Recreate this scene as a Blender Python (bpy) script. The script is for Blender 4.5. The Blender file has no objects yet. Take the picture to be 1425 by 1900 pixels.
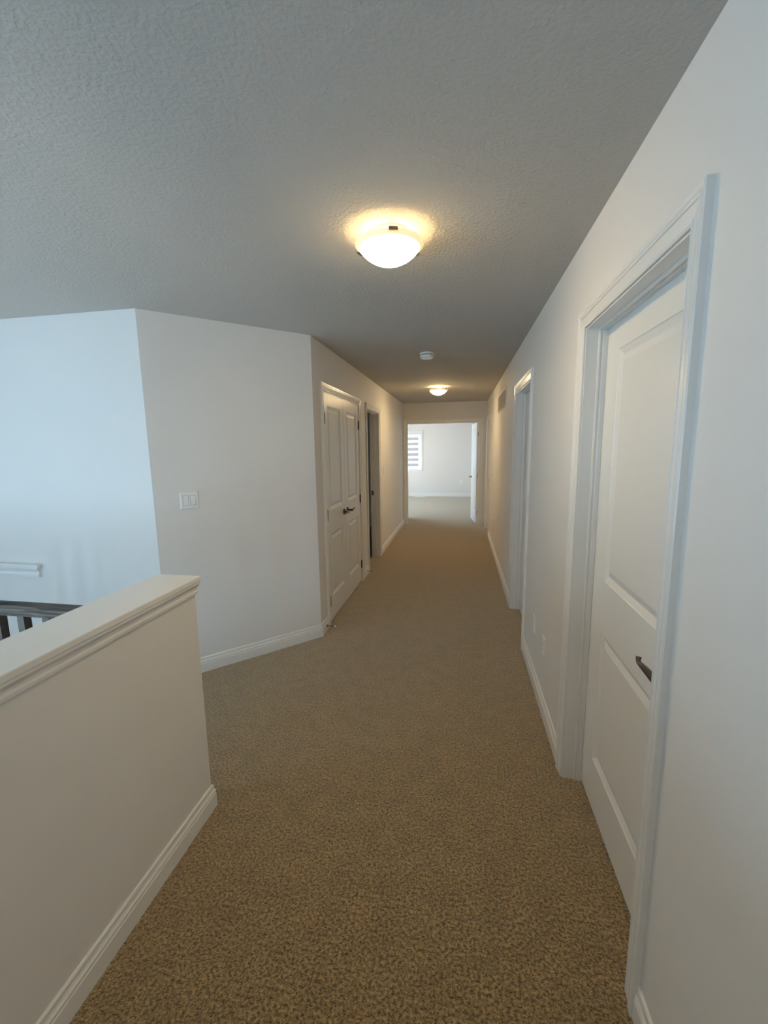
import bpy, bmesh, math, random
from mathutils import Matrix, Vector

random.seed(4)
scene = bpy.context.scene
COL = scene.collection
PI = math.pi

# ------------------------------------------------------------------ camera
EYE = 1.585
YAW, PITCH, ROLL = 0.177560, 0.151595, -0.0144126
fw = Vector((-math.sin(YAW)*math.cos(PITCH), math.cos(YAW)*math.cos(PITCH), -math.sin(PITCH)))
rt = Vector((math.cos(YAW), math.sin(YAW), 0))
up = rt.cross(fw)
rt2 = math.cos(ROLL)*rt + math.sin(ROLL)*up
up2 = -math.sin(ROLL)*rt + math.cos(ROLL)*up
cam_data = bpy.data.cameras.new('camera')
cam = bpy.data.objects.new('camera', cam_data)
COL.objects.link(cam)
cam_data.sensor_fit = 'HORIZONTAL'
cam_data.sensor_width = 36.0
cam_data.lens = 788.55/1425*36.0
cam_data.clip_start = 0.02
cam.matrix_world = Matrix(((rt2.x, up2.x, -fw.x, 0), (rt2.y, up2.y, -fw.y, 0), (rt2.z, up2.z, -fw.z, EYE), (0, 0, 0, 1)))
scene.camera = cam

# ------------------------------------------------------------------ sky, sun, window portals, exposure
SKY_STRENGTH = 14.8
world = bpy.data.worlds.new('overcast_sky')
scene.world = world
world.use_nodes = True
bg = world.node_tree.nodes['Background']
bg.inputs['Color'].default_value = (0.475, 0.745, 1.0, 1)
bg.inputs['Strength'].default_value = SKY_STRENGTH

sun_data = bpy.data.lights.new('sun', 'SUN')
sun_data.energy = 240.0
sun_data.color = (1.0, 0.84, 0.62)
sun_data.angle = 0.02
sun = bpy.data.objects.new('sun', sun_data)
COL.objects.link(sun)
sun.rotation_euler = Vector((0.60, -0.08, -0.80)).to_track_quat('-Z', 'Y').to_euler()   # from the west, into the bedroom

def portal(name, loc, direction, sx, sy):
    d = bpy.data.lights.new(name, 'AREA')
    d.shape = 'RECTANGLE'; d.size = sx; d.size_y = sy
    o = bpy.data.objects.new(name, d)
    COL.objects.link(o)
    o.location = loc
    o.rotation_euler = Vector(direction).to_track_quat('-Z', 'Y').to_euler()
    d.cycles.is_portal = True
    return o

LXW = -4.9
FOYER_WIN = (-3.0, -1.35, -1.3, 1.1)       # x0 x1 z0 z1 on the front wall
BED_WIN = (-2.36, -1.235, 0.865, 2.01)     # on the bedroom's end wall
SIDE_WIN = (9.5, 12.3, 0.6, 2.1)
BATH_WIN = (7.1, 7.5, 1.3, 1.7)           # y0 y1 z0 z1, side room          # y0 y1 z0 z1 on the bedroom's side wall
portal('foyer_window_portal', (-2.175, -4.02, -0.10), (0, 1, 0), 1.65, 2.4)
STAIR_WIN = (-1.7, 0.0, 0.0, 1.9)         # y0 y1 z0 z1 on the stairwell's side wall
portal('stair_window_portal', (LXW-0.02, -0.85, 0.95), (1, 0, 0), 1.7, 1.9)
portal('bedroom_window_portal', (-1.7975, 13.70, 1.4375), (0, -1, 0), 1.125, 1.145)
portal('bedroom_side_portal', (-3.32, 10.9, 1.35), (1, 0, 0), 2.8, 1.5)
portal('side_room_portal', (LXW-0.02, 7.3, 1.5), (1, 0, 0), 0.4, 0.4)

scene.view_settings.view_transform = 'Standard'
scene.view_settings.look = 'None'
scene.view_settings.gamma = 1.0
scene.view_settings.use_curve_mapping = False
scene.view_settings.exposure = 0.0
try:
    scene.cycles.use_denoising = True
    scene.cycles.max_bounces = 12
    scene.cycles.diffuse_bounces = 8
    scene.cycles.sample_clamp_indirect = 6.0
except Exception:
    pass

# ------------------------------------------------------------------ materials
def mat(name, color, rough=0.6, metal=0.0, bump=None, vary=None, spec=0.5):
    m = bpy.data.materials.new(name)
    m.use_nodes = True
    nt = m.node_tree
    b = nt.nodes['Principled BSDF']
    b.inputs['Base Color'].default_value = (*color, 1)
    b.inputs['Roughness'].default_value = rough
    b.inputs['Metallic'].default_value = metal
    b.inputs['Specular IOR Level'].default_value = spec
    tc = nt.nodes.new('ShaderNodeTexCoord')
    if vary:                                      # (scale, amount)
        n = nt.nodes.new('ShaderNodeTexNoise')
        n.inputs['Scale'].default_value = vary[0]
        n.inputs['Detail'].default_value = 3
        r = nt.nodes.new('ShaderNodeValToRGB')
        a = vary[1]
        r.color_ramp.elements[0].position = 0.3
        r.color_ramp.elements[1].position = 0.7
        r.color_ramp.elements[0].color = (*[c*(1-a) for c in color], 1)
        r.color_ramp.elements[1].color = (*[min(1, c*(1+a)) for c in color], 1)
        nt.links.new(tc.outputs['Object'], n.inputs['Vector'])
        nt.links.new(n.outputs['Fac'], r.inputs['Fac'])
        nt.links.new(r.outputs['Color'], b.inputs['Base Color'])
    if bump:                                      # (scale, strength, distance)
        n = nt.nodes.new('ShaderNodeTexNoise')
        n.inputs['Scale'].default_value = bump[0]
        n.inputs['Detail'].default_value = 4
        bp = nt.nodes.new('ShaderNodeBump')
        bp.inputs['Strength'].default_value = bump[1]
        bp.inputs['Distance'].default_value = bump[2]
        nt.links.new(tc.outputs['Object'], n.inputs['Vector'])
        nt.links.new(n.outputs['Fac'], bp.inputs['Height'])
        nt.links.new(bp.outputs['Normal'], b.inputs['Normal'])
    return m

M_WALL = mat('wall_paint', (0.76, 0.735, 0.71), 0.65, bump=(220, 0.12, 0.002), vary=(1.2, 0.012), spec=0.35)
M_CEIL = mat('stippled_ceiling', (0.52, 0.505, 0.48), 0.9, bump=(75, 0.55, 0.006), spec=0.2)
M_TRIM = mat('white_trim_paint', (0.80, 0.785, 0.76), 0.28, vary=(3, 0.01))
M_DOOR = mat('white_door_paint', (0.79, 0.775, 0.745), 0.33, bump=(400, 0.03, 0.001))
M_PLATE = mat('white_plastic', (0.84, 0.84, 0.82), 0.3)
M_SLOT = mat('dark_slot', (0.03, 0.03, 0.03), 0.6)
M_BRONZE = mat('dark_nickel', (0.11, 0.095, 0.085), 0.28, metal=0.9)
M_STEEL = mat('satin_nickel', (0.34, 0.28, 0.22), 0.3, metal=1.0)
M_VINYL = mat('white_vinyl', (0.85, 0.85, 0.85), 0.35)
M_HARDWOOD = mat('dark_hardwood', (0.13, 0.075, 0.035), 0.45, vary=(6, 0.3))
M_FOYER = mat('foyer_tile', (0.42, 0.41, 0.40), 0.4, vary=(2, 0.08))
M_GAP = mat('shadow_gap_grey', (0.22, 0.22, 0.22), 0.6)
M_VENT = mat('white_grille_enamel', (0.74, 0.72, 0.70), 0.45)

# carpet: cut pile, short speckled tufts
def carpet_material():
    m = bpy.data.materials.new('brown_cut_pile_carpet')
    m.use_nodes = True
    nt = m.node_tree
    b = nt.nodes['Principled BSDF']
    b.inputs['Roughness'].default_value = 0.95
    b.inputs['Specular IOR Level'].default_value = 0.08
    b.inputs['Sheen Weight'].default_value = 0.9
    b.inputs['Sheen Roughness'].default_value = 0.45
    b.inputs['Sheen Tint'].default_value = (1.0, 0.95, 0.86, 1)
    tc = nt.nodes.new('ShaderNodeTexCoord')
    warp = nt.nodes.new('ShaderNodeTexNoise'); warp.inputs['Scale'].default_value = 60
    addv = nt.nodes.new('ShaderNodeVectorMath'); addv.operation = 'MULTIPLY_ADD'
    addv.inputs[1].default_value = (0.01, 0.01, 0.0)
    nt.links.new(tc.outputs['Object'], warp.inputs['Vector'])
    nt.links.new(warp.outputs['Color'], addv.inputs[0])
    nt.links.new(tc.outputs['Object'], addv.inputs[2])
    vo = nt.nodes.new('ShaderNodeTexVoronoi'); vo.inputs['Scale'].default_value = 230
    nt.links.new(addv.outputs['Vector'], vo.inputs['Vector'])
    fine = nt.nodes.new('ShaderNodeTexNoise'); fine.inputs['Scale'].default_value = 100; fine.inputs['Detail'].default_value = 6
    fine.inputs['Roughness'].default_value = 0.78
    nt.links.new(tc.outputs['Object'], fine.inputs['Vector'])
    big = nt.nodes.new('ShaderNodeTexNoise'); big.inputs['Scale'].default_value = 11.0; big.inputs['Detail'].default_value = 4
    nt.links.new(tc.outputs['Object'], big.inputs['Vector'])
    ramp = nt.nodes.new('ShaderNodeValToRGB')
    ramp.color_ramp.elements[0].position = 0.415; ramp.color_ramp.elements[0].color = (0.075, 0.041, 0.010, 1)
    ramp.color_ramp.elements[1].position = 0.595; ramp.color_ramp.elements[1].color = (0.51, 0.345, 0.145, 1)
    nt.links.new(fine.outputs['Fac'], ramp.inputs['Fac'])
    ramp2 = nt.nodes.new('ShaderNodeValToRGB')
    ramp2.color_ramp.elements[0].position = 0.35; ramp2.color_ramp.elements[0].color = (0.88, 0.88, 0.88, 1)
    ramp2.color_ramp.elements[1].position = 0.65; ramp2.color_ramp.elements[1].color = (1.08, 1.08, 1.08, 1)
    nt.links.new(big.outputs['Fac'], ramp2.inputs['Fac'])
    mul = nt.nodes.new('ShaderNodeMixRGB'); mul.blend_type = 'MULTIPLY'; mul.inputs['Fac'].default_value = 1
    nt.links.new(ramp.outputs['Color'], mul.inputs['Color1'])
    nt.links.new(ramp2.outputs['Color'], mul.inputs['Color2'])
    nt.links.new(mul.outputs['Color'], b.inputs['Base Color'])
    hmix = nt.nodes.new('ShaderNodeMath'); hmix.operation = 'ADD'
    nt.links.new(vo.outputs['Distance'], hmix.inputs[0])
    nt.links.new(fine.outputs['Fac'], hmix.inputs[1])
    bp = nt.nodes.new('ShaderNodeBump'); bp.inputs['Strength'].default_value = 0.6; bp.inputs['Distance'].default_value = 0.008
    nt.links.new(hmix.outputs['Value'], bp.inputs['Height'])
    nt.links.new(bp.outputs['Normal'], b.inputs['Normal'])
    return m
M_CARPET = carpet_material()

def wood_material():
    m = bpy.data.materials.new('dark_stained_oak')
    m.use_nodes = True
    nt = m.node_tree
    b = nt.nodes['Principled BSDF']
    b.inputs['Roughness'].default_value = 0.55
    b.inputs['Specular IOR Level'].default_value = 0.25
    tc = nt.nodes.new('ShaderNodeTexCoord')
    mp = nt.nodes.new('ShaderNodeMapping'); mp.inputs['Scale'].default_value = (3, 55, 55)
    n = nt.nodes.new('ShaderNodeTexNoise'); n.inputs['Scale'].default_value = 1.6; n.inputs['Detail'].default_value = 5
    n.inputs['Distortion'].default_value = 0.6
    r = nt.nodes.new('ShaderNodeValToRGB')
    r.color_ramp.elements[0].position = 0.38; r.color_ramp.elements[0].color = (0.018, 0.016, 0.015, 1)
    r.color_ramp.elements[1].position = 0.66; r.color_ramp.elements[1].color = (0.13, 0.115, 0.10, 1)
    nt.links.new(tc.outputs['Object'], mp.inputs['Vector'])
    nt.links.new(mp.outputs['Vector'], n.inputs['Vector'])
    nt.links.new(n.outputs['Fac'], r.inputs['Fac'])
    nt.links.new(r.outputs['Color'], b.inputs['Base Color'])
    return m
M_WOOD = wood_material()
M_BALUSTER = mat('dark_stained_baluster', (0.035, 0.031, 0.028), 0.35, vary=(30, 0.35))

def glass_material():
    m = bpy.data.materials.new('window_glass')
    m.use_nodes = True
    nt = m.node_tree
    nt.nodes.remove(nt.nodes['Principled BSDF'])
    out = nt.nodes['Material Output']
    t = nt.nodes.new('ShaderNodeBsdfTransparent'); t.inputs['Color'].default_value = (0.95, 0.97, 0.97, 1)
    g = nt.nodes.new('ShaderNodeBsdfGlossy'); g.inputs['Roughness'].default_value = 0.02
    mx = nt.nodes.new('ShaderNodeMixShader'); mx.inputs['Fac'].default_value = 0.05
    nt.links.new(t.outputs[0], mx.inputs[1]); nt.links.new(g.outputs[0], mx.inputs[2])
    nt.links.new(mx.outputs[0], out.inputs['Surface'])
    return m
M_GLASS = glass_material()

def fabric_material(name, color, clear):
    m = bpy.data.materials.new(name)
    m.use_nodes = True
    nt = m.node_tree
    nt.nodes.remove(nt.nodes['Principled BSDF'])
    out = nt.nodes['Material Output']
    d = nt.nodes.new('ShaderNodeBsdfDiffuse'); d.inputs['Color'].default_value = (*color, 1)
    tl = nt.nodes.new('ShaderNodeBsdfTranslucent'); tl.inputs['Color'].default_value = (*color, 1)
    m1 = nt.nodes.new('ShaderNodeMixShader'); m1.inputs['Fac'].default_value = 0.02 if clear < 0.05 else 0.12
    nt.links.new(d.outputs[0], m1.inputs[1]); nt.links.new(tl.outputs[0], m1.inputs[2])
    t = nt.nodes.new('ShaderNodeBsdfTransparent')
    m2 = nt.nodes.new('ShaderNodeMixShader'); m2.inputs['Fac'].default_value = clear
    nt.links.new(m1.outputs[0], m2.inputs[1]); nt.links.new(t.outputs[0], m2.inputs[2])
    nt.links.new(m2.outputs[0], out.inputs['Surface'])
    return m
M_BAND = fabric_material('blind_opaque_band', (0.50, 0.50, 0.52), 0.0)
M_SHEER = fabric_material('blind_sheer_band', (0.8, 0.8, 0.8), 0.10)

def glow_material(name, color, strength):
    m = bpy.data.materials.new(name)
    m.use_nodes = True
    b = m.node_tree.nodes['Principled BSDF']
    b.inputs['Base Color'].default_value = (0.85, 0.80, 0.68, 1)
    b.inputs['Roughness'].default_value = 0.25
    b.inputs['Emission Color'].default_value = (*color, 1)
    b.inputs['Emission Strength'].default_value = strength
    return m

def bowl_material(name, strength):
    """frosted glass lit from inside: brightest over the bulbs, dimmer and yellower toward the rim"""
    m = glow_material(name, (1.0, 0.74, 0.40), strength)
    nt = m.node_tree
    b = nt.nodes['Principled BSDF']
    tc = nt.nodes.new('ShaderNodeTexCoord')
    sub = nt.nodes.new('ShaderNodeVectorMath'); sub.operation = 'SUBTRACT'; sub.inputs[1].default_value = (0.5, 0.5, 0)
    mul = nt.nodes.new('ShaderNodeVectorMath'); mul.operation = 'MULTIPLY'; mul.inputs[1].default_value = (2, 2, 0)
    ln = nt.nodes.new('ShaderNodeVectorMath'); ln.operation = 'LENGTH'
    nt.links.new(tc.outputs['Generated'], sub.inputs[0])
    nt.links.new(sub.outputs['Vector'], mul.inputs[0])
    nt.links.new(mul.outputs['Vector'], ln.inputs[0])
    mr = nt.nodes.new('ShaderNodeMapRange'); mr.interpolation_type = 'SMOOTHSTEP'
    mr.inputs['From Min'].default_value = 0.55; mr.inputs['From Max'].default_value = 1.0
    mr.inputs['To Min'].default_value = strength; mr.inputs['To Max'].default_value = 0.9
    nt.links.new(ln.outputs['Value'], mr.inputs['Value'])
    nt.links.new(mr.outputs['Result'], b.inputs['Emission Strength'])
    return m
M_INNER = mat('frosted_glass_inside', (0.85, 0.82, 0.74), 0.5)
M_RIM = glow_material('lit_glass_rim', (1.0, 0.80, 0.34), 0.75)

# ------------------------------------------------------------------ helpers
def box(bm, x0, x1, y0, y1, z0, z1):
    v = [bm.verts.new((x, y, z)) for z in (z0, z1) for y in (y0, y1) for x in (x0, x1)]
    for f in ((0, 2, 3, 1), (4, 5, 7, 6), (0, 1, 5, 4), (2, 6, 7, 3), (0, 4, 6, 2), (1, 3, 7, 5)):
        bm.faces.new([v[i] for i in f])
    return v

def cyl(bm, p0, p1, r0, r1=None, n=20):
    p0, p1 = Vector(p0), Vector(p1)
    if r1 is None: r1 = r0
    d = (p1-p0).normalized()
    a = d.orthogonal().normalized(); b = d.cross(a)
    A = [bm.verts.new(p0 + (a*math.cos(t)+b*math.sin(t))*r0) for t in (2*PI*i/n for i in range(n))]
    B = [bm.verts.new(p1 + (a*math.cos(t)+b*math.sin(t))*r1) for t in (2*PI*i/n for i in range(n))]
    for i in range(n):
        bm.faces.new((A[i], A[(i+1) % n], B[(i+1) % n], B[i]))
    bm.faces.new(A[::-1]); bm.faces.new(B)

def tube(bm, pts, radii, n=12):
    pts = [Vector(p) for p in pts]
    rings = []
    ref = Vector((0.31, 0.2, 0.93))
    for i, p in enumerate(pts):
        d = (pts[min(i+1, len(pts)-1)] - pts[max(i-1, 0)]).normalized()
        a = (ref - d*ref.dot(d)).normalized(); b = d.cross(a)
        rings.append([bm.verts.new(p + (a*math.cos(t)+b*math.sin(t))*radii[i]) for t in (2*PI*k/n for k in range(n))])
    for A, B in zip(rings, rings[1:]):
        for k in range(n):
            bm.faces.new((A[k], A[(k+1) % n], B[(k+1) % n], B[k]))
    bm.faces.new(rings[0][::-1]); bm.faces.new(rings[-1])

def lathe(bm, prof, centre=(0, 0, 0), n=48):
    cx, cy, cz = centre
    rings = []
    for r, z in prof:
        if r < 1e-6:
            rings.append([bm.verts.new((cx, cy, cz+z))])
        else:
            rings.append([bm.verts.new((cx+r*math.cos(2*PI*k/n), cy+r*math.sin(2*PI*k/n), cz+z)) for k in range(n)])
    for A, B in zip(rings, rings[1:]):
        for k in range(n):
            k2 = (k+1) % n
            if len(A) == 1 and len(B) == 1: continue
            if len(A) == 1: bm.faces.new((A[0], B[k2], B[k]))
            elif len(B) == 1: bm.faces.new((A[k], A[k2], B[0]))
            else: bm.faces.new((A[k], A[k2], B[k2], B[k]))

def sweep(bm, path, prof, closed=False, tf=lambda a, b, v: (a, b, v)):
    """profile (u, v) along a flat path; u is measured to the left of travel, mitred at corners"""
    P = [Vector((p[0], p[1])) for p in path]
    N = len(P)
    rings = []
    for i in range(N):
        segs = []
        if i > 0 or closed: segs.append((P[i]-P[i-1]).normalized())
        if i < N-1 or closed: segs.append((P[(i+1) % N]-P[i]).normalized())
        ns = [Vector((-s.y, s.x)) for s in segs]
        if len(ns) == 2:
            m = (ns[0]+ns[1])
            m = m/(1+ns[0].dot(ns[1]))
        else:
            m = ns[0]
        rings.append([bm.verts.new(tf(P[i].x+m.x*u, P[i].y+m.y*u, v)) for u, v in prof])
    K = len(prof)
    pairs = list(zip(rings, rings[1:])) + ([(rings[-1], rings[0])] if closed else [])
    for A, B in pairs:
        for k in range(K):
            bm.faces.new((A[k], A[(k+1) % K], B[(k+1) % K], B[k]))
    if not closed:
        bm.faces.new(rings[0][::-1]); bm.faces.new(rings[-1])

def obj(name, bm, m, parent=None, smooth=False, M=None, bevel=0.0):
    bmesh.ops.recalc_face_normals(bm, faces=bm.faces[:])
    if M is not None: bmesh.ops.transform(bm, matrix=M, verts=bm.verts[:])
    me = bpy.data.meshes.new(name)
    bm.to_mesh(me); bm.free()
    if smooth:
        for p in me.polygons: p.use_smooth = True
        try: me.set_sharp_from_angle(angle=math.radians(35))
        except Exception: pass
    me.materials.append(m)
    o = bpy.data.objects.new(name, me)
    COL.objects.link(o)
    if parent is not None: attach(o, parent)
    if bevel:
        bv = o.modifiers.new('bevel', 'BEVEL'); bv.width = bevel; bv.segments = 2; bv.limit_method = 'ANGLE'
    return o

def root_matrix(o):
    m = o.matrix_basis.copy()
    return root_matrix(o.parent) @ o.matrix_parent_inverse @ m if o.parent else m

def attach(o, parent):
    inv = root_matrix(parent).inverted()
    o.parent = parent
    o.matrix_parent_inverse = inv

def tag(o, label, cat, group=None, kind=None):
    o['label'] = label; o['category'] = cat
    if group: o['group'] = group
    if kind: o['kind'] = kind
    return o

def empty(name, loc, label, cat, group=None, kind=None):
    o = bpy.data.objects.new(name, None)
    COL.objects.link(o)
    o.location = loc
    o.empty_display_size = 0.1
    return tag(o, label, cat, group, kind)

def boxobj(name, dims, m, parent=None, M=None, bevel=0.0):
    bm = bmesh.new()
    for d in (dims if isinstance(dims[0], (tuple, list)) else [dims]): box(bm, *d)
    return obj(name, bm, m, parent, M=M, bevel=bevel)

def struct(name, dims, m, label, cat):
    return tag(boxobj(name, dims, m), label, cat, kind='structure')

def frame(origin, u, d):
    """local x runs along the wall, local y into the wall, z up"""
    o, u, d = Vector(origin), Vector(u), Vector(d)
    return Matrix(((u.x, d.x, 0, o.x), (u.y, d.y, 0, o.y), (u.z, d.z, 1, o.z), (0, 0, 0, 1)))

# ------------------------------------------------------------------ key planes
XR, XL, YE, ZC = 0.506, -1.14, 8.64, 2.44
T = 0.115
CORNER = (XL, 3.270)           # hall wall meets the angled wall
CORNER2 = (-1.957, 2.436)      # angled wall meets the stair wall
HX0, HX1, HY, HZ = -1.236, -1.073, 1.523, 1.0     # low wall beside the stairwell
LX, RX, FY, BY, LZ = -4.9, 2.6, -4.0, 13.60, -2.75
OPEN_H = 2.052

# openings: right wall (y0, y1), left wall, end wall
R_DOORS = [(1.135, 1.950), (3.330, 4.128), (7.555, 8.365)]
CLOSET = (3.520, 4.790)
BATH = (5.225, 5.985)
END = (-1.060, 0.362)

def wall_y(x0, x1, y0, y1, holes, z0=0.0, z1=ZC):
    out, y = [], y0
    for a, b, h0, h1 in sorted(holes):
        out.append((x0, x1, y, a, z0, z1))
        if h0 > z0: out.append((x0, x1, a, b, z0, h0))
        out.append((x0, x1, a, b, h1, z1))
        y = b
    out.append((x0, x1, y, y1, z0, z1))
    return out

def wall_x(y0, y1, x0, x1, holes, z0=0.0, z1=ZC):
    return [(c0, c1, y0, y1, e0, e1) for (_, _, c0, c1, e0, e1) in wall_y(0, 0, x0, x1, holes, z0, z1)]

# ------------------------------------------------------------------ structure
struct('floor', [(-1.25, RX, -2.3, BY, -0.25, 0), (LX, -1.25, 1.47, 2.45, -0.25, 0),
                 (LX, -1.25, 2.45, 3.6, -0.25, 0), (LX, -1.25, 3.6, 4.95, -0.25, 0),
                 (LX, -1.25, 8.3, YE+T, -0.25, 0), (-3.3, -1.25, YE+T, BY, -0.25, 0)], M_CARPET,
       'brown speckled cut-pile carpet along the upstairs hall', 'floor')
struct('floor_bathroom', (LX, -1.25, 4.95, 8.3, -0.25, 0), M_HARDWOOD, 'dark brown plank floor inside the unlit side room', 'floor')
struct('ceiling', [(LX-0.1, RX, FY-0.1, YE+T, ZC, ZC+0.15), (-3.3, RX, YE+T, BY+0.1, ZC, ZC+0.15)], M_CEIL, 'stippled off-white ceiling over the hall', 'ceiling')
struct('wall_right', wall_y(XR, XR+T, -2.3, YE+T, [(a, b, 0, OPEN_H) for a, b in R_DOORS]), M_WALL,
       'long off-white wall with the row of closed doors', 'wall')
struct('wall_left', wall_y(XL-T, XL, 3.30, YE, [(*CLOSET, 0, OPEN_H), (*BATH, 0, OPEN_H)]), M_WALL,
       'off-white hall wall holding the double closet doors', 'wall')
bm = bmesh.new()
c1, c2 = Vector((*CORNER, 0)), Vector((*CORNER2, 0))
pts = [c1, c2, Vector((-1.957, 2.556, 0)), Vector((XL-T, 3.30, 0)), Vector((XL, 3.30, 0))]
lo = [bm.verts.new(p) for p in pts]; hi = [bm.verts.new(p+Vector((0, 0, ZC))) for p in pts]
bm.faces.new(lo[::-1]); bm.faces.new(hi)
for i in range(5): bm.faces.new((lo[i], lo[(i+1) % 5], hi[(i+1) % 5], hi[i]))
tag(obj('wall_angled', bm, M_WALL), 'off-white wall set at an angle, with a double light switch', 'wall', kind='structure')
struct('wall_stair', (LX, CORNER2[0], CORNER2[1], CORNER2[1]+0.12, 0, ZC), M_WALL,
       'daylit bluish-white wall behind the dark stair railing', 'wall')
struct('wall_half', (HX0, HX1, -2.3, HY, -0.25, HZ), M_WALL, 'low off-white half wall with a moulded cap beside the stairwell', 'wall')
struct('wall_end', wall_x(YE, YE+T, LX, RX, [(*END, 0, 2.045)]), M_WALL,
       'off-white wall closing the hall around the wide bedroom doorway', 'wall')
struct('wall_back', (HX0, XR+T, -2.4, -2.3, -0.25, ZC), M_WALL, 'off-white wall at the front end of the hall', 'wall')
struct('wall_foyer_front', wall_x(FY-0.12, FY, LX, HX0+0.3, [(FOYER_WIN[0], FOYER_WIN[1], FOYER_WIN[2], FOYER_WIN[3])], LZ, ZC), M_WALL,
       'front wall of the stairwell with an unseen tall window', 'wall')
struct('wall_foyer_side', wall_y(LX-0.12, LX, FY-0.12, 9.0, [STAIR_WIN, BATH_WIN], LZ, ZC), M_WALL, 'off-white side wall of the stairwell', 'wall')
struct('wall_foyer_hall', [(HX0, HX0+0.1, FY, -2.3, LZ, ZC), (HX0, HX0+0.1, -2.3, 1.47, LZ, -0.25), (LX, HX0, 1.47, 1.57, LZ, -0.25)], M_WALL,
       'lower walls of the stairwell below the hall floor', 'wall')
struct('floor_foyer', (LX, HX0+0.1, FY, 1.57, LZ-0.1, LZ), M_FOYER, 'grey tile floor at the bottom of the stairwell', 'floor')
struct('wall_house_side', (RX, RX+0.12, -2.4, BY+0.12, -0.25, ZC), M_WALL, 'outer wall behind the closed rooms', 'wall')
struct('wall_house_front', (XR+T, RX, -2.4, -2.3, -0.25, ZC), M_WALL, 'outer wall of the first closed room', 'wall')
# side room seen through the open doorway
struct('wall_bathroom', [(LX, XL-T, 8.28, 8.38, 0, ZC), (LX, XL-T, 4.92, 5.02, 0, ZC)], M_WALL,
       'dim beige walls inside the unlit side room', 'wall')
# bedroom
struct('wall_bedroom_end', wall_x(BY, BY+0.12, -3.3, RX, [(BED_WIN[0], BED_WIN[1], BED_WIN[2], BED_WIN[3])]), M_WALL,
       'bright white bedroom wall with the blind-covered window', 'wall')
struct('wall_bedroom_side', wall_y(-3.3, -3.18, YE+T, BY, [(SIDE_WIN[0], SIDE_WIN[1], SIDE_WIN[2], SIDE_WIN[3])]), M_WALL,
       'bedroom side wall with the added second window', 'wall')
struct('wall_bedroom_right', (1.1, 1.22, YE+T, BY, 0, ZC), M_WALL, 'bedroom wall behind the open white door', 'wall')

# ------------------------------------------------------------------ mouldings
BASE = [(0, 0), (0.014, 0), (0.014, 0.064), (0.0115, 0.068), (0.0115, 0.072), (0.0135, 0.075), (0.0135, 0.079), (0.009, 0.086),
        (0.0075, 0.094), (0.008, 0.100), (0.0075, 0.106), (0.004, 0.110), (0, 0.110)]
def baseboard(name, path, label):
    bm = bmesh.new()
    sweep(bm, path, BASE)
    return tag(obj(name, bm, M_TRIM), label, 'baseboard', kind='structure')
CW = 0.068   # casing width
RV = 0.005   # reveal
CO = CW+RV
baseboard('baseboard_right', [(XR, -2.3), (XR, R_DOORS[0][0]-CO)], 'white baseboard running up to the door with the lever handle')
baseboard('baseboard_right', [(XR, R_DOORS[0][1]+CO), (XR, R_DOORS[1][0]-CO)], 'white baseboard under the two low wall plates')
baseboard('baseboard_right', [(XR, R_DOORS[1][1]+CO), (XR, R_DOORS[2][0]-CO)], 'white baseboard under the return-air grille')
baseboard('baseboard_left', [(XL, YE), (XL, BATH[1]+CO)], 'white baseboard between the open side doorway and the bedroom')
baseboard('baseboard_left', [(XL, BATH[0]-CO), (XL, CLOSET[1]+CO)], 'short white baseboard between closet casing and side doorway')
baseboard('baseboard_left', [(XL, CLOSET[0]-CO), CORNER, CORNER2, (LX, CORNER2[1])], 'white baseboard along the angled wall')
baseboard('baseboard_half', [(HX0, HY), (HX1, HY), (HX1, -2.3)], 'white baseboard at the foot of the half wall')
baseboard('baseboard_bedroom', [(1.1, BY), (-3.18, BY)], 'white baseboard below the bedroom window')
baseboard('baseboard_bathroom', [(XL-T, 8.28), (LX, 8.28)], 'white baseboard in the unlit side room')

# cap of the half wall
cap = empty('trim_1', (-1.15, 0.5, HZ), 'white moulded cap on top of the half wall', 'trim', kind='structure')
boxobj('cap_board', (HX0-0.020, HX1+0.020, -2.3, HY+0.020, HZ+0.046, HZ+0.068), M_TRIM, cap, bevel=0.003)
bm = bmesh.new()
CAPP = [(0, -0.004), (0.007, -0.004), (0.008, 0.006), (0.007, 0.014), (0.0085, 0.024), (0.014, 0.033), (0.0165, 0.0365), (0.0165, 0.046), (0, 0.046)]
sweep(bm, [(HX1, -2.3), (HX1, HY), (HX0, HY), (HX0, -2.3)][::-1], [(u, HZ+v) for u, v in CAPP])
obj('cap_moulding', bm, M_TRIM, cap)

# moulded ledge on the stair wall
led = empty('trim_2', (-3.6, CORNER2[1], 0.72), 'short white moulded ledge on the daylit stair wall', 'trim', kind='structure')
bm = bmesh.new()
LEDP = [(0, 0), (0.018, 0), (0.020, 0.016), (0.013, 0.026), (0.013, 0.034), (0.020, 0.046), (0.026, 0.060), (0.026, 0.070), (0, 0.070)]
sweep(bm, [(-2.905, CORNER2[1]), (LX, CORNER2[1])], [(u, 0.715+v) for u, v in LEDP])
obj('ledge_moulding', bm, M_TRIM, led)
boxobj('ledge_board', (LX, -2.890, CORNER2[1]-0.034, CORNER2[1], 0.785, 0.806), M_TRIM, led, bevel=0.003)

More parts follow.
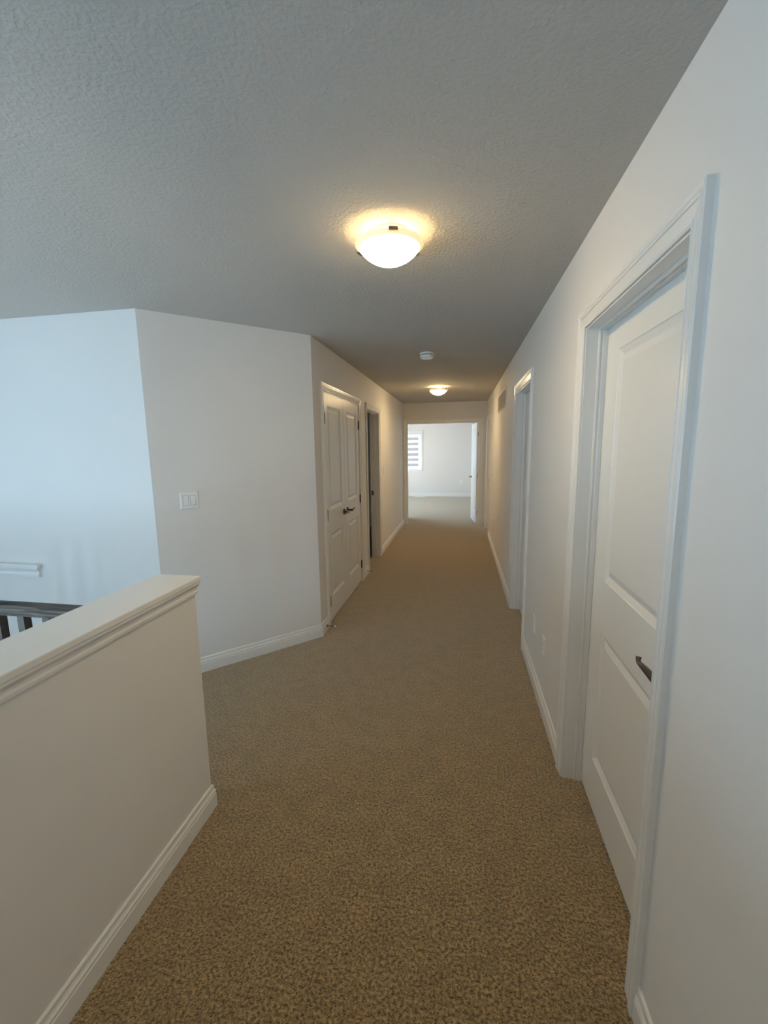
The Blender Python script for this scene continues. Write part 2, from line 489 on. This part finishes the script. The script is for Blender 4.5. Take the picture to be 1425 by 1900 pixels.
# ------------------------------------------------------------------ doors
CASE = [(RV, 0), (RV, 0.009), (0.011, 0.012), (0.016, 0.0125), (0.018, 0.010), (0.030, 0.012), (0.044, 0.0145), (0.046, 0.0175),
        (0.052, 0.018), (0.054, 0.0155), (0.058, 0.019), (CO-0.004, 0.020), (CO, 0.017), (CO, 0)]
def casing(W, h, M, parent, side=1):
    bm = bmesh.new()
    if side > 0:
        sweep(bm, [(0, 0), (0, h), (W, h), (W, 0)], CASE, tf=lambda a, b, v: (a, -v, b))
    else:
        sweep(bm, [(0, 0), (0, h), (W, h), (W, 0)], CASE, tf=lambda a, b, v: (a, T+v, b))
    return obj('casing', bm, M_TRIM, parent, M=M)

def jamb(W, h, M, parent, stop_y, stop_w=0.035):
    bm = bmesh.new()
    box(bm, -0.004, 0.002, -0.002, T+0.002, 0, h+0.004); box(bm, W-0.002, W+0.004, -0.002, T+0.002, 0, h+0.004); box(bm, 0.002, W-0.002, -0.002, T+0.002, h-0.002, h+0.004)
    j = obj('jamb', bm, M_TRIM, parent, M=M)
    if stop_y is not None:
        bm = bmesh.new()
        SP = [(0, stop_y), (-0.010, stop_y), (-0.011, stop_y+0.006), (-0.007, stop_y+0.012), (-0.011, stop_y+0.018), (-0.011, stop_y+stop_w), (0, stop_y+stop_w)]
        sweep(bm, [(0, 0), (0, h), (W, h), (W, 0)], SP, tf=lambda a, b, v: (a, v, b))
        obj('stop', bm, M_TRIM, parent, M=M)
    return j

PANEL_STEPS = [(0, 0), (0.003, 0.003), (0.024, 0.011), (0.028, 0.011), (0.052, 0.0035)]
def panel_mesh(x0, x1, z0, z1, t):
    bm = bmesh.new()
    for side in (0, 1):
        prev = None
        for ins, dep in PANEL_STEPS:
            y = dep if side == 0 else t-dep
            ring = [bm.verts.new(p) for p in ((x0+ins, y, z0+ins), (x1-ins, y, z0+ins), (x1-ins, y, z1-ins), (x0+ins, y, z1-ins))]
            if prev:
                for k in range(4): bm.faces.new((prev[k], prev[(k+1) % 4], ring[(k+1) % 4], ring[k]))
            prev = ring
        bm.faces.new(prev)
    return bm

def leaf(W, H, t, M, parent, stile, z_low=(0.215, 0.800), z_up=(1.020, 1.930)):
    """frame of stiles and rails with two moulded panels; local x 0..W, front face at y = 0"""
    bm = bmesh.new()
    box(bm, 0, stile, 0, t, 0, H); box(bm, W-stile, W, 0, t, 0, H)
    for a, b in ((0, z_low[0]), (z_low[1], z_up[0]), (z_up[1], H)):
        box(bm, stile, W-stile, 0, t, a, b)
    lf = obj('leaf', bm, M_DOOR, parent, M=M)
    for a, b in (z_low, z_up):
        obj('panel', panel_mesh(stile, W-stile, a, b, t), M_DOOR, lf, M=M)
    return lf

def lever(M, x, z, parent, direction=1, y=0.0, s=-1):
    """lever handle; s = -1 sticks out of the front face, +1 out of the back face"""
    bm = bmesh.new()
    cyl(bm, (x, y, z), (x, y+s*0.006, z), 0.031, 0.031, 28)
    cyl(bm, (x, y+s*0.006, z), (x, y+s*0.011, z), 0.031, 0.022, 28)
    cyl(bm, (x, y+s*0.010, z), (x, y+s*0.046, z), 0.0115, 0.0105, 18)
    pts, rad = [], []
    for i in range(15):
        f = i/14
        px = x + direction*(-0.010 + 0.128*f)
        pz = z + 0.006*math.sin(f*PI*1.1) - 0.004*f
        py = y + s*(0.050 + 0.006*math.sin(f*PI))
        r = 0.0125 - 0.0065*f
        if f > 0.8:
            k = (f-0.8)/0.2
            pz += 0.018*k*k; px -= direction*0.010*k*k
            r = 0.006 + 0.002*k
        pts.append((px, py, pz)); rad.append(r)
    tube(bm, pts, rad, 14)
    return obj('lever_handle', bm, M_BRONZE, parent, smooth=True, M=M)

def hinge(M, x, z, parent, y=-0.004):
    bm = bmesh.new()
    cyl(bm, (x, y, z-0.045), (x, y, z+0.045), 0.0065, n=12)
    cyl(bm, (x, y, z+0.045), (x, y, z+0.051), 0.005, 0.003, n=12)
    cyl(bm, (x, y, z-0.051), (x, y, z-0.045), 0.003, 0.005, n=12)
    box(bm, x-0.014, x+0.014, y+0.002, y+0.0055, z-0.044, z+0.044)
    return obj('hinge', bm, M_BRONZE, parent, smooth=True, M=M)

def closed_door(n, y0, y1, label, handle_near=True):
    W = y1-y0
    M = frame((XR, y1, 0), (0, -1, 0), (1, 0, 0))     # local x runs toward the camera
    d = empty('door_%d' % n, (XR, (y0+y1)/2, 0), label, 'door', kind='structure')
    casing(W, OPEN_H, M, d); jamb(W, OPEN_H, M, d, 0.045, 0.034)
    Md = M @ Matrix.Translation((0.003, 0.080, 0.010))
    lf = leaf(W-0.006, OPEN_H-0.014, 0.035, Md, d, 0.138)
    lever(Md, (W-0.006-0.065) if handle_near else 0.065, 0.930, lf, -1 if handle_near else 1)
    return d
closed_door(1, *R_DOORS[0], 'white two-panel door with dark lever, deep-set in its casing')
closed_door(2, *R_DOORS[1], 'closed white door in the casing between grille and low wall plates')
closed_door(3, *R_DOORS[2], 'closed white door next to the wide bedroom doorway', False)

# closet double doors, flush with the hall wall
W = CLOSET[1]-CLOSET[0]
M = frame((XL, CLOSET[0], 0), (0, 1, 0), (-1, 0, 0))
d = empty('door_4', (XL, sum(CLOSET)/2, 0), 'pair of white panelled closet doors with dark levers and hinges', 'door', kind='structure')
casing(W, OPEN_H, M, d); jamb(W, OPEN_H, M, d, 0.045)
lw = W/2-0.005
for k in (0, 1):
    Md = M @ Matrix.Translation((0.003 if k == 0 else W/2+0.002, 0.002, 0.014))
    lf = leaf(lw, OPEN_H-0.018, 0.035, Md, d, 0.118)
    lever(Md, lw-0.062 if k == 0 else 0.062, 0.935, lf, -1 if k == 0 else 1)
    for z in (0.20, 0.985, 1.82):
        hinge(Md, 0.006 if k == 0 else lw-0.002, z, lf, y=-0.007)
# closet interior
struct('wall_closet', [(-1.95, -1.85, 3.45, 4.92, 0, ZC), (-1.85, XL-T, 3.35, 3.45, 0, ZC)], M_WALL, 'inner walls of the shut closet', 'wall')

# open side doorway
W = BATH[1]-BATH[0]
M = frame((XL, BATH[0], 0), (0, 1, 0), (-1, 0, 0))
d = empty('door_5', (XL, sum(BATH)/2, 0), 'white cased doorway standing open to the unlit side room', 'door', kind='structure')
casing(W, OPEN_H, M, d); casing(W, OPEN_H, M, d, -1); jamb(W, OPEN_H, M, d, 0.040, 0.036)
bm = bmesh.new(); box(bm, W-0.003, W, 0.080, 0.112, 0.90, 0.965)
obj('strike_plate', bm, M_BRONZE, d, M=M)
Mb = M @ Matrix.Translation((0.003, T+0.004, 0.012)) @ Matrix.Rotation(math.radians(88), 4, 'Z')
lf = leaf(W-0.006, OPEN_H-0.016, 0.035, Mb, d, 0.13)
lever(Mb, W-0.006-0.065, 0.93, lf, -1)

# bedroom double doorway with both leaves swung into the room
W = END[1]-END[0]
M = frame((END[0], YE, 0), (1, 0, 0), (0, 1, 0))
d = empty('door_6', ((END[0]+END[1])/2, YE, 0), 'wide white double doorway open to the bright bedroom', 'door', kind='structure')
casing(W, 2.045, M, d); casing(W, 2.045, M, d, -1); jamb(W, 2.045, M, d, 0.040)
lw = W/2-0.005
Mr = M @ Matrix.Translation((W-0.004, T+0.006, 0.012)) @ Matrix.Rotation(math.radians(96.5), 4, 'Z')
lf = leaf(lw, 2.025, 0.035, Mr, d, 0.118)
lever(Mr, lw-0.062, 0.915, lf, -1, y=0.035, s=1)
lever(Mr, lw-0.062, 0.915, lf, -1)
for z in (0.22, 0.985, 1.80): hinge(M, W-0.004, z+0.012, lf, y=T+0.002)
Ml = M @ Matrix.Translation((0.004, T+0.006, 0.012)) @ Matrix.Rotation(math.radians(103), 4, 'Z')
lf = leaf(lw, 2.025, 0.035, Ml, d, 0.118)
lever(Ml, lw-0.062, 0.915, lf, -1)

# ------------------------------------------------------------------ windows
def window(n, M, W, z0, z1, label, mull=1):
    w = empty('window_%d' % n, M @ Vector((W/2, 0, z0)), label, 'window', kind='structure')
    Mw = M @ Matrix.Translation((0, 0, z0))
    h = z1-z0
    bm = bmesh.new()
    sweep(bm, [(0, 0), (0, h), (W, h), (W, 0)], CASE, closed=True, tf=lambda a, b, v: (a, -v, b))
    obj('casing', bm, M_TRIM, w, M=Mw)
    bm = bmesh.new()
    sweep(bm, [(0, 0), (0, h), (W, h), (W, 0)], [(0, 0.06), (-0.045, 0.06), (-0.045, 0.11), (0, 0.11)], closed=True, tf=lambda a, b, v: (a, v, b))
    for k in range(1, mull+1):
        x = W*k/(mull+1)
        box(bm, x-0.03, x+0.03, 0.062, 0.108, 0.045, h-0.045)
    obj('sash', bm, M_VINYL, w, M=Mw)
    for k in range(mull+1):
        bm = bmesh.new()
        a = W*k/(mull+1)+(0.045 if k == 0 else 0.03); b = W*(k+1)/(mull+1)-(0.045 if k == mull else 0.03)
        box(bm, a, b, 0.083, 0.087, 0.045, h-0.045)
        obj('pane', bm, M_GLASS, w, M=Mw)
    return w
window(1, frame((BED_WIN[0], BY, 0), (1, 0, 0), (0, 1, 0)), BED_WIN[1]-BED_WIN[0], BED_WIN[2], BED_WIN[3],
       'white-framed bedroom window behind the striped blind')
window(2, frame((-3.18, SIDE_WIN[0], 0), (0, 1, 0), (-1, 0, 0)), SIDE_WIN[1]-SIDE_WIN[0], SIDE_WIN[2], SIDE_WIN[3],
       'unseen wide window added in the bedroom side wall')  # out of view, added to brighten the bedroom and far hall
window(3, frame((FOYER_WIN[1], FY, 0), (-1, 0, 0), (0, -1, 0)), FOYER_WIN[1]-FOYER_WIN[0], FOYER_WIN[2], FOYER_WIN[3],
       'unseen tall window sized to light the stairwell', mull=2)  # out of view, placed and sized to set the stairwell daylight

window(4, frame((LX, STAIR_WIN[0], 0), (0, 1, 0), (-1, 0, 0)), STAIR_WIN[1]-STAIR_WIN[0], STAIR_WIN[2], STAIR_WIN[3],
       'unseen broad window added in the stairwell side wall', mull=2)  # out of view, added to throw daylight onto the right wall
window(5, frame((LX, BATH_WIN[0], 0), (0, 1, 0), (-1, 0, 0)), BATH_WIN[1]-BATH_WIN[0], BATH_WIN[2], BATH_WIN[3],
       'unseen small window added to the side room', mull=0)  # added out of view so the side room is not black

# striped roller blind in the bedroom window
bl = empty('zebra_blind', (-1.83, BY+0.03, 0.87), 'white zebra roller blind of sheer and opaque stripes in the bedroom window', 'blind')
bx0, bx1 = BED_WIN[0]+0.02, -1.292
boxobj('cassette', (bx0, bx1+0.02, BY+0.005, BY+0.055, 1.955, 2.008), M_VINYL, bl, bevel=0.006)
z = 1.955
pitch = (1.955-0.885)/6.5
k = 0
while z > 0.90:
    hgt = pitch*(0.50 if k % 2 == 0 else 0.50)
    boxobj('sheer_band' if k % 2 == 0 else 'opaque_band', (bx0, bx1, BY+0.028, BY+0.030, max(z-hgt, 0.888), z), M_SHEER if k % 2 == 0 else M_BAND, bl)
    z -= hgt; k += 1
boxobj('bottom_rail', (bx0, bx1, BY+0.020, BY+0.038, 0.868, 0.889), M_VINYL, bl, bevel=0.004)

# ------------------------------------------------------------------ stair railing
rail = empty('stair_railing', (-2.6, 1.52, 0), 'dark stained wooden railing with square balusters behind the half wall', 'railing')
bm = bmesh.new()
RP = [(-0.032, 0.862), (-0.032, 0.872), (-0.029, 0.884), (-0.032, 0.896), (-0.026, 0.908), (-0.012, 0.914), (0.012, 0.914), (0.026, 0.908),
      (0.032, 0.896), (0.029, 0.884), (0.032, 0.872), (0.032, 0.862)]
sweep(bm, [(LX, 1.520), (HX0, 1.520)], RP)
obj('handrail', bm, M_WOOD, rail, smooth=True)
boxobj('shoe_rail', (LX, HX0, 1.490, 1.550, 0.0, 0.028), M_WOOD, rail, bevel=0.003)
bm = bmesh.new(); box(bm, -0.0175, 0.0175, -0.0175, 0.0175, 0.026, 0.868)
b0 = obj('baluster', bm, M_BALUSTER, rail)
first = -1.9395
xs = [first + 0.1335*i for i in range(-22, 5)]
for i, x in enumerate(xs):
    if i == 0:
        b = b0
    else:
        b = b0.copy(); COL.objects.link(b)
        b.parent = rail; b.matrix_parent_inverse = b0.matrix_parent_inverse.copy()
    b.location = (x, 1.520, 0)

# ------------------------------------------------------------------ wall plates
def plate(name, M, label, cat, kind, w=0.070, h=0.115, group=None):
    p = empty(name, M @ Vector((0, 0, 0)), label, cat, group)
    bm = bmesh.new()
    x, z = w/2, h/2
    lo = [bm.verts.new(q) for q in ((-x, 0, -z), (x, 0, -z), (x, 0, z), (-x, 0, z))]
    mi = [bm.verts.new(q) for q in ((-x, -0.004, -z), (x, -0.004, -z), (x, -0.004, z), (-x, -0.004, z))]
    e = 0.004
    hi = [bm.verts.new(q) for q in ((-x+e, -0.0065, -z+e), (x-e, -0.0065, -z+e), (x-e, -0.0065, z-e), (-x+e, -0.0065, z-e))]
    bm.faces.new(lo); bm.faces.new(hi)
    for A, B in ((lo, mi), (mi, hi)):
        for k in range(4): bm.faces.new((A[k], A[(k+1) % 4], B[(k+1) % 4], B[k]))
    obj('cover_plate', bm, M_PLATE, p, M=M)
    n = 2 if kind == 'double_switch' else 1
    for k in range(n):
        cx = (k-(n-1)/2)*0.046
        if 'switch' in kind:
            bm = bmesh.new()
            sweep(bm, [(cx-0.0165, -0.0335), (cx-0.0165, 0.0335), (cx+0.0165, 0.0335), (cx+0.0165, -0.0335)],
                  [(0, 0.006), (0, 0.0068), (0.0015, 0.0068), (0.0015, 0.006)], closed=True, tf=lambda a, b, v: (a, -v, b))
            obj('rocker_gap', bm, M_GAP, p, M=M)
            bm = bmesh.new()
            up_ = 1 if k == 0 else -1
            v = [bm.verts.new(q) for q in ((cx-0.0155, -0.006, -0.032), (cx+0.0155, -0.006, -0.032), (cx+0.0155, -0.006, 0.032), (cx-0.0155, -0.006, 0.032),
                 (cx-0.0155, -0.0085+0.002*up_, -0.032), (cx+0.0155, -0.0085+0.002*up_, -0.032), (cx+0.0155, -0.0085-0.002*up_, 0.032), (cx-0.0155, -0.0085-0.002*up_, 0.032))]
            for f in ((0, 1, 2, 3), (4, 5, 6, 7), (0, 1, 5, 4), (1, 2, 6, 5), (2, 3, 7, 6), (3, 0, 4, 7)): bm.faces.new([v[i] for i in f])
            obj('rocker', bm, M_PLATE, p, M=M)
        elif kind == 'outlet':
            r = boxobj('receptacle', (-0.0165, 0.0165, -0.0085, -0.006, -0.033, 0.033), M_PLATE, p, M=M, bevel=0.001)
            for zz in (-0.017, 0.017):
                boxobj('socket_slots', [(-0.008, -0.0055, -0.0089, -0.0084, zz-0.004, zz+0.005), (0.0055, 0.008, -0.0089, -0.0084, zz-0.004, zz+0.005),
                                        (-0.002, 0.002, -0.0089, -0.0084, zz-0.011, zz-0.007)], M_SLOT, r, M=M)
        elif kind == 'jack':
            bm = bmesh.new(); cyl(bm, (0, -0.006, 0), (0, -0.014, 0), 0.005, 0.0045, 12)
            obj('cable_jack', bm, M_STEEL, p, M=M)
    for zz in (-0.042, 0.042):
        bm = bmesh.new(); cyl(bm, (0, -0.006, zz), (0, -0.0075, zz), 0.003, 0.0025, 10)
        obj('screw', bm, M_PLATE, p, M=M)
    return p
def MR(y, z): return frame((XR, y, z), (0, -1, 0), (1, 0, 0))
def ML(y, z): return frame((XL, y, z), (0, 1, 0), (-1, 0, 0))
q = 2**-0.5
plate('light_switch', frame((-1.8055-0.002, 2.6025-0.012, 1.247), (q, q, 0), (-q, q, 0)), 'white double rocker light switch on the angled wall', 'light switch', 'double_switch', w=0.116)
plate('wall_plate', MR(2.840, 0.402), 'blank-faced white wall plate next to the low outlet', 'wall plate', 'blank')
plate('wall_outlet', MR(2.500, 0.402), 'white outlet beside the casing of the lever-handled door', 'outlet', 'outlet')
plate('wall_outlet', MR(6.40, 0.372), 'white outlet low on the wall past the return-air grille', 'outlet', 'outlet')
plate('wall_plate', MR(7.28, 0.360), 'white plate low on the wall by the casing next to the bedroom doorway', 'wall plate', 'jack')
plate('light_switch', ML(6.37, 1.235), 'white single light switch beside the open side doorway', 'light switch', 'switch')
plate('light_switch', ML(8.20, 1.26), 'white single light switch beside the bedroom doorway', 'light switch', 'switch')
plate('wall_outlet', frame((0.03, BY, 0.46), (1, 0, 0), (0, 1, 0)), 'white outlet on the bright bedroom wall', 'outlet', 'outlet')

# return-air grille high on the right wall
g = empty('return_air_grille', (XR, 5.57, 2.0), 'white return-air grille high on the wall near the ceiling', 'grille')
Mg = MR(6.05, 2.0)
gw, gh = 0.96, 0.240
bm = bmesh.new()
sweep(bm, [(0.028, 0.028), (0.028, gh-0.028), (gw-0.028, gh-0.028), (gw-0.028, 0.028)], [(0, 0), (0, 0.010), (0.022, 0.008), (0.028, 0.003), (0.028, 0)], closed=True, tf=lambda a, b, v: (a, -v, b))
obj('frame', bm, M_VENT, g, M=Mg)
boxobj('backing', (0.026, gw-0.026, -0.001, 0.0, 0.026, gh-0.026), M_VENT, g, M=Mg)
bm = bmesh.new()
v = [bm.verts.new(p) for p in ((0.028, -0.001, 0.012), (gw-0.028, -0.001, 0.012), (gw-0.028, -0.009, 0), (0.028, -0.009, 0),
                               (0.028, -0.001, 0.0136), (gw-0.028, -0.001, 0.0136), (gw-0.028, -0.009, 0.0016), (0.028, -0.009, 0.0016))]
for f in ((0, 1, 2, 3), (4, 5, 6, 7), (0, 1, 5, 4), (1, 2, 6, 5), (2, 3, 7, 6), (3, 0, 4, 7)): bm.faces.new([v[i] for i in f])
s0 = obj('slat', bm, M_VENT, g, M=Mg)
for k in range(1, 15):
    s = s0.copy(); COL.objects.link(s); s.parent = g
    s.matrix_parent_inverse = s0.matrix_parent_inverse.copy(); s.location = (0, 0, k*0.0124)
s0.location = (0, 0, 0.0)
for o_ in [c for c in g.children if c.name.startswith('slat')]: o_.location.z += 0.026

# floor register by the bedroom window
fr = empty('floor_register', (-1.26, 13.51, 0), 'white floor register on the carpet by the bedroom wall', 'register')
bm = bmesh.new()
sweep(bm, [(-1.395, 13.47), (-1.125, 13.47), (-1.125, 13.55), (-1.395, 13.55)], [(0, 0.001), (0, 0.009), (-0.02, 0.006), (-0.02, 0.001)], closed=True)
obj('frame', bm, M_PLATE, fr)
for k in range(6):
    y = 13.476+k*0.0125
    boxobj('louver', (-1.395, -1.125, y, y+0.006, 0.002, 0.007), M_PLATE, fr)

# ------------------------------------------------------------------ ceiling fixtures
def ceiling_light(x, y, label, a0, watt, strength):
    zr = ZC-0.050
    R = 0.139
    L = empty('ceiling_light', (x, y, ZC), label, 'ceiling light', 'frosted bowl ceiling lights')
    bm = bmesh.new()
    lathe(bm, [(0, 0), (0.072, 0), (0.072, -0.005), (0.062, -0.010), (0, -0.010)], (x, y, ZC))
    obj('ceiling_pan', bm, M_PLATE, L, smooth=True)
    prof = []
    n = 12
    for i in range(n+1):                      # shallow bowl, outside
        f = i/n
        a, dp = R*0.912, 0.064
        rs = (a*a+dp*dp)/(2*dp)                # spherical cap, a little fuller than true
        th = math.asin(a/rs)*(1-f)
        prof.append((rs*math.sin(th), -0.007-(rs*math.cos(th)-(rs-dp))))
    inner = [(max(r-0.004, 0) if r > 0.004 else 0, z+0.004) for r, z in prof[::-1]]
    bm = bmesh.new()
    lathe(bm, prof, (x, y, zr))
    bw = obj('bowl', bm, bowl_material('lit_frosted_glass', strength), L, smooth=True)
    bm = bmesh.new()
    lathe(bm, inner, (x, y, zr))
    obj('bowl_lining', bm, M_INNER, bw, smooth=True)
    bm = bmesh.new()
    lathe(bm, [(R*0.895, -0.010), (R*0.985, -0.001), (R, 0.001), (R, 0.005), (R*0.985, 0.004), (R*0.895, -0.005), (R*0.895, -0.010)], (x, y, zr))
    obj('bowl_rim', bm, M_RIM, L, smooth=True)
    for k in range(3):
        a = a0 + k*2*PI/3
        Mc = Matrix.Translation((x, y, zr)) @ Matrix.Rotation(a, 4, 'Z')
        boxobj('clip', [(R-0.009, R+0.003, -0.017, 0.017, -0.005, -0.003), (R+0.001, R+0.003, -0.017, 0.017, -0.005, 0.008),
                        (0.05, R+0.003, -0.004, 0.004, 0.006, 0.008), (0.05, 0.054, -0.004, 0.004, 0.006, 0.042)], M_STEEL, L, M=Mc)
    for k, s in enumerate((-1, 1)):
        bx, by = x+s*0.045*math.cos(a0), y+s*0.045*math.sin(a0)
        bm = bmesh.new()
        lathe(bm, [(0, 0.0), (0.014, 0.002), (0.020, 0.010), (0.020, 0.018), (0.012, 0.028), (0.011, 0.040)], (bx, by, zr-0.020), 20)
        obj('bulb', bm, M_BULB, L, smooth=True)
    ld = bpy.data.lights.new('lamp_glow', 'POINT')
    ld.energy = watt; ld.color = (1.0, 0.70, 0.33); ld.shadow_soft_size = 0.03
    lo_ = bpy.data.objects.new('lamp_glow', ld); COL.objects.link(lo_)
    lo_.location = (x, y, zr+0.012); attach(lo_, L)
    return L
M_BULB = glow_material('lit_bulb', (1.0, 0.82, 0.5), 6.0)
ceiling_light(-0.292, 1.842, 'lit frosted glass ceiling light over the hall beside the angled wall', math.radians(-75), 3.6, 97.0)
ceiling_light(-0.323, 6.40, 'lit frosted glass ceiling light between the smoke detector and the bedroom', math.radians(-35), 3.6, 165.0)
ceiling_light(-0.30, -1.45, 'added unseen frosted glass ceiling light at the head of the hall', math.radians(20), 2.0, 45.0)  # added behind the camera as warm fill for the near walls

sd = empty('smoke_detector', (-0.315, 4.125, ZC), 'round white smoke detector on the ceiling', 'smoke detector')
bm = bmesh.new()
lathe(bm, [(0, 0), (0.068, 0), (0.068, -0.012), (0.064, -0.016), (0, -0.016)], (-0.315, 4.125, ZC), 40)
obj('base', bm, M_PLATE, sd, smooth=True)
bm = bmesh.new()
lathe(bm, [(0, -0.016), (0.055, -0.016), (0.055, -0.021), (0, -0.021)], (-0.315, 4.125, ZC), 40)
obj('vent_gap', bm, M_SLOT, sd, smooth=True)
bm = bmesh.new()
lathe(bm, [(0, -0.021), (0.063, -0.021), (0.064, -0.026), (0.061, -0.042), (0.052, -0.049), (0, -0.050)], (-0.315, 4.125, ZC), 40)
bd = obj('body', bm, M_PLATE, sd, smooth=True)
bm = bmesh.new(); cyl(bm, (-0.315, 4.085, ZC-0.047), (-0.315, 4.085, ZC-0.053), 0.012, 0.011, 18)
obj('test_button', bm, M_VENT, bd, smooth=True)

# ------------------------------------------------------------------ spring door stops on the baseboard
def door_stop(y, label):
    x = XL+0.0135
    s = empty('door_stop', (x, y, 0.045), label, 'door stop', 'baseboard door stops')
    bm = bmesh.new(); cyl(bm, (x, y, 0.045), (x+0.005, y, 0.045), 0.011, 0.008, 14)
    obj('base', bm, M_BRONZE, s, smooth=True)
    bm = bmesh.new()
    pts = [(x+0.004+0.060*i/90, y+0.0042*math.cos(i*0.9), 0.045+0.0042*math.sin(i*0.9)) for i in range(91)]
    tube(bm, pts, [0.0013]*91, 6)
    obj('spring', bm, M_BRONZE, s, smooth=True)
    bm = bmesh.new(); cyl(bm, (x+0.063, y, 0.045), (x+0.076, y, 0.045), 0.0075, 0.0065, 14)
    obj('rubber_tip', bm, M_PLATE, s, smooth=True)
door_stop(3.385, 'spring door stop with white tip at the angled wall corner')
door_stop(5.06, 'spring door stop between the closet and the open side doorway')
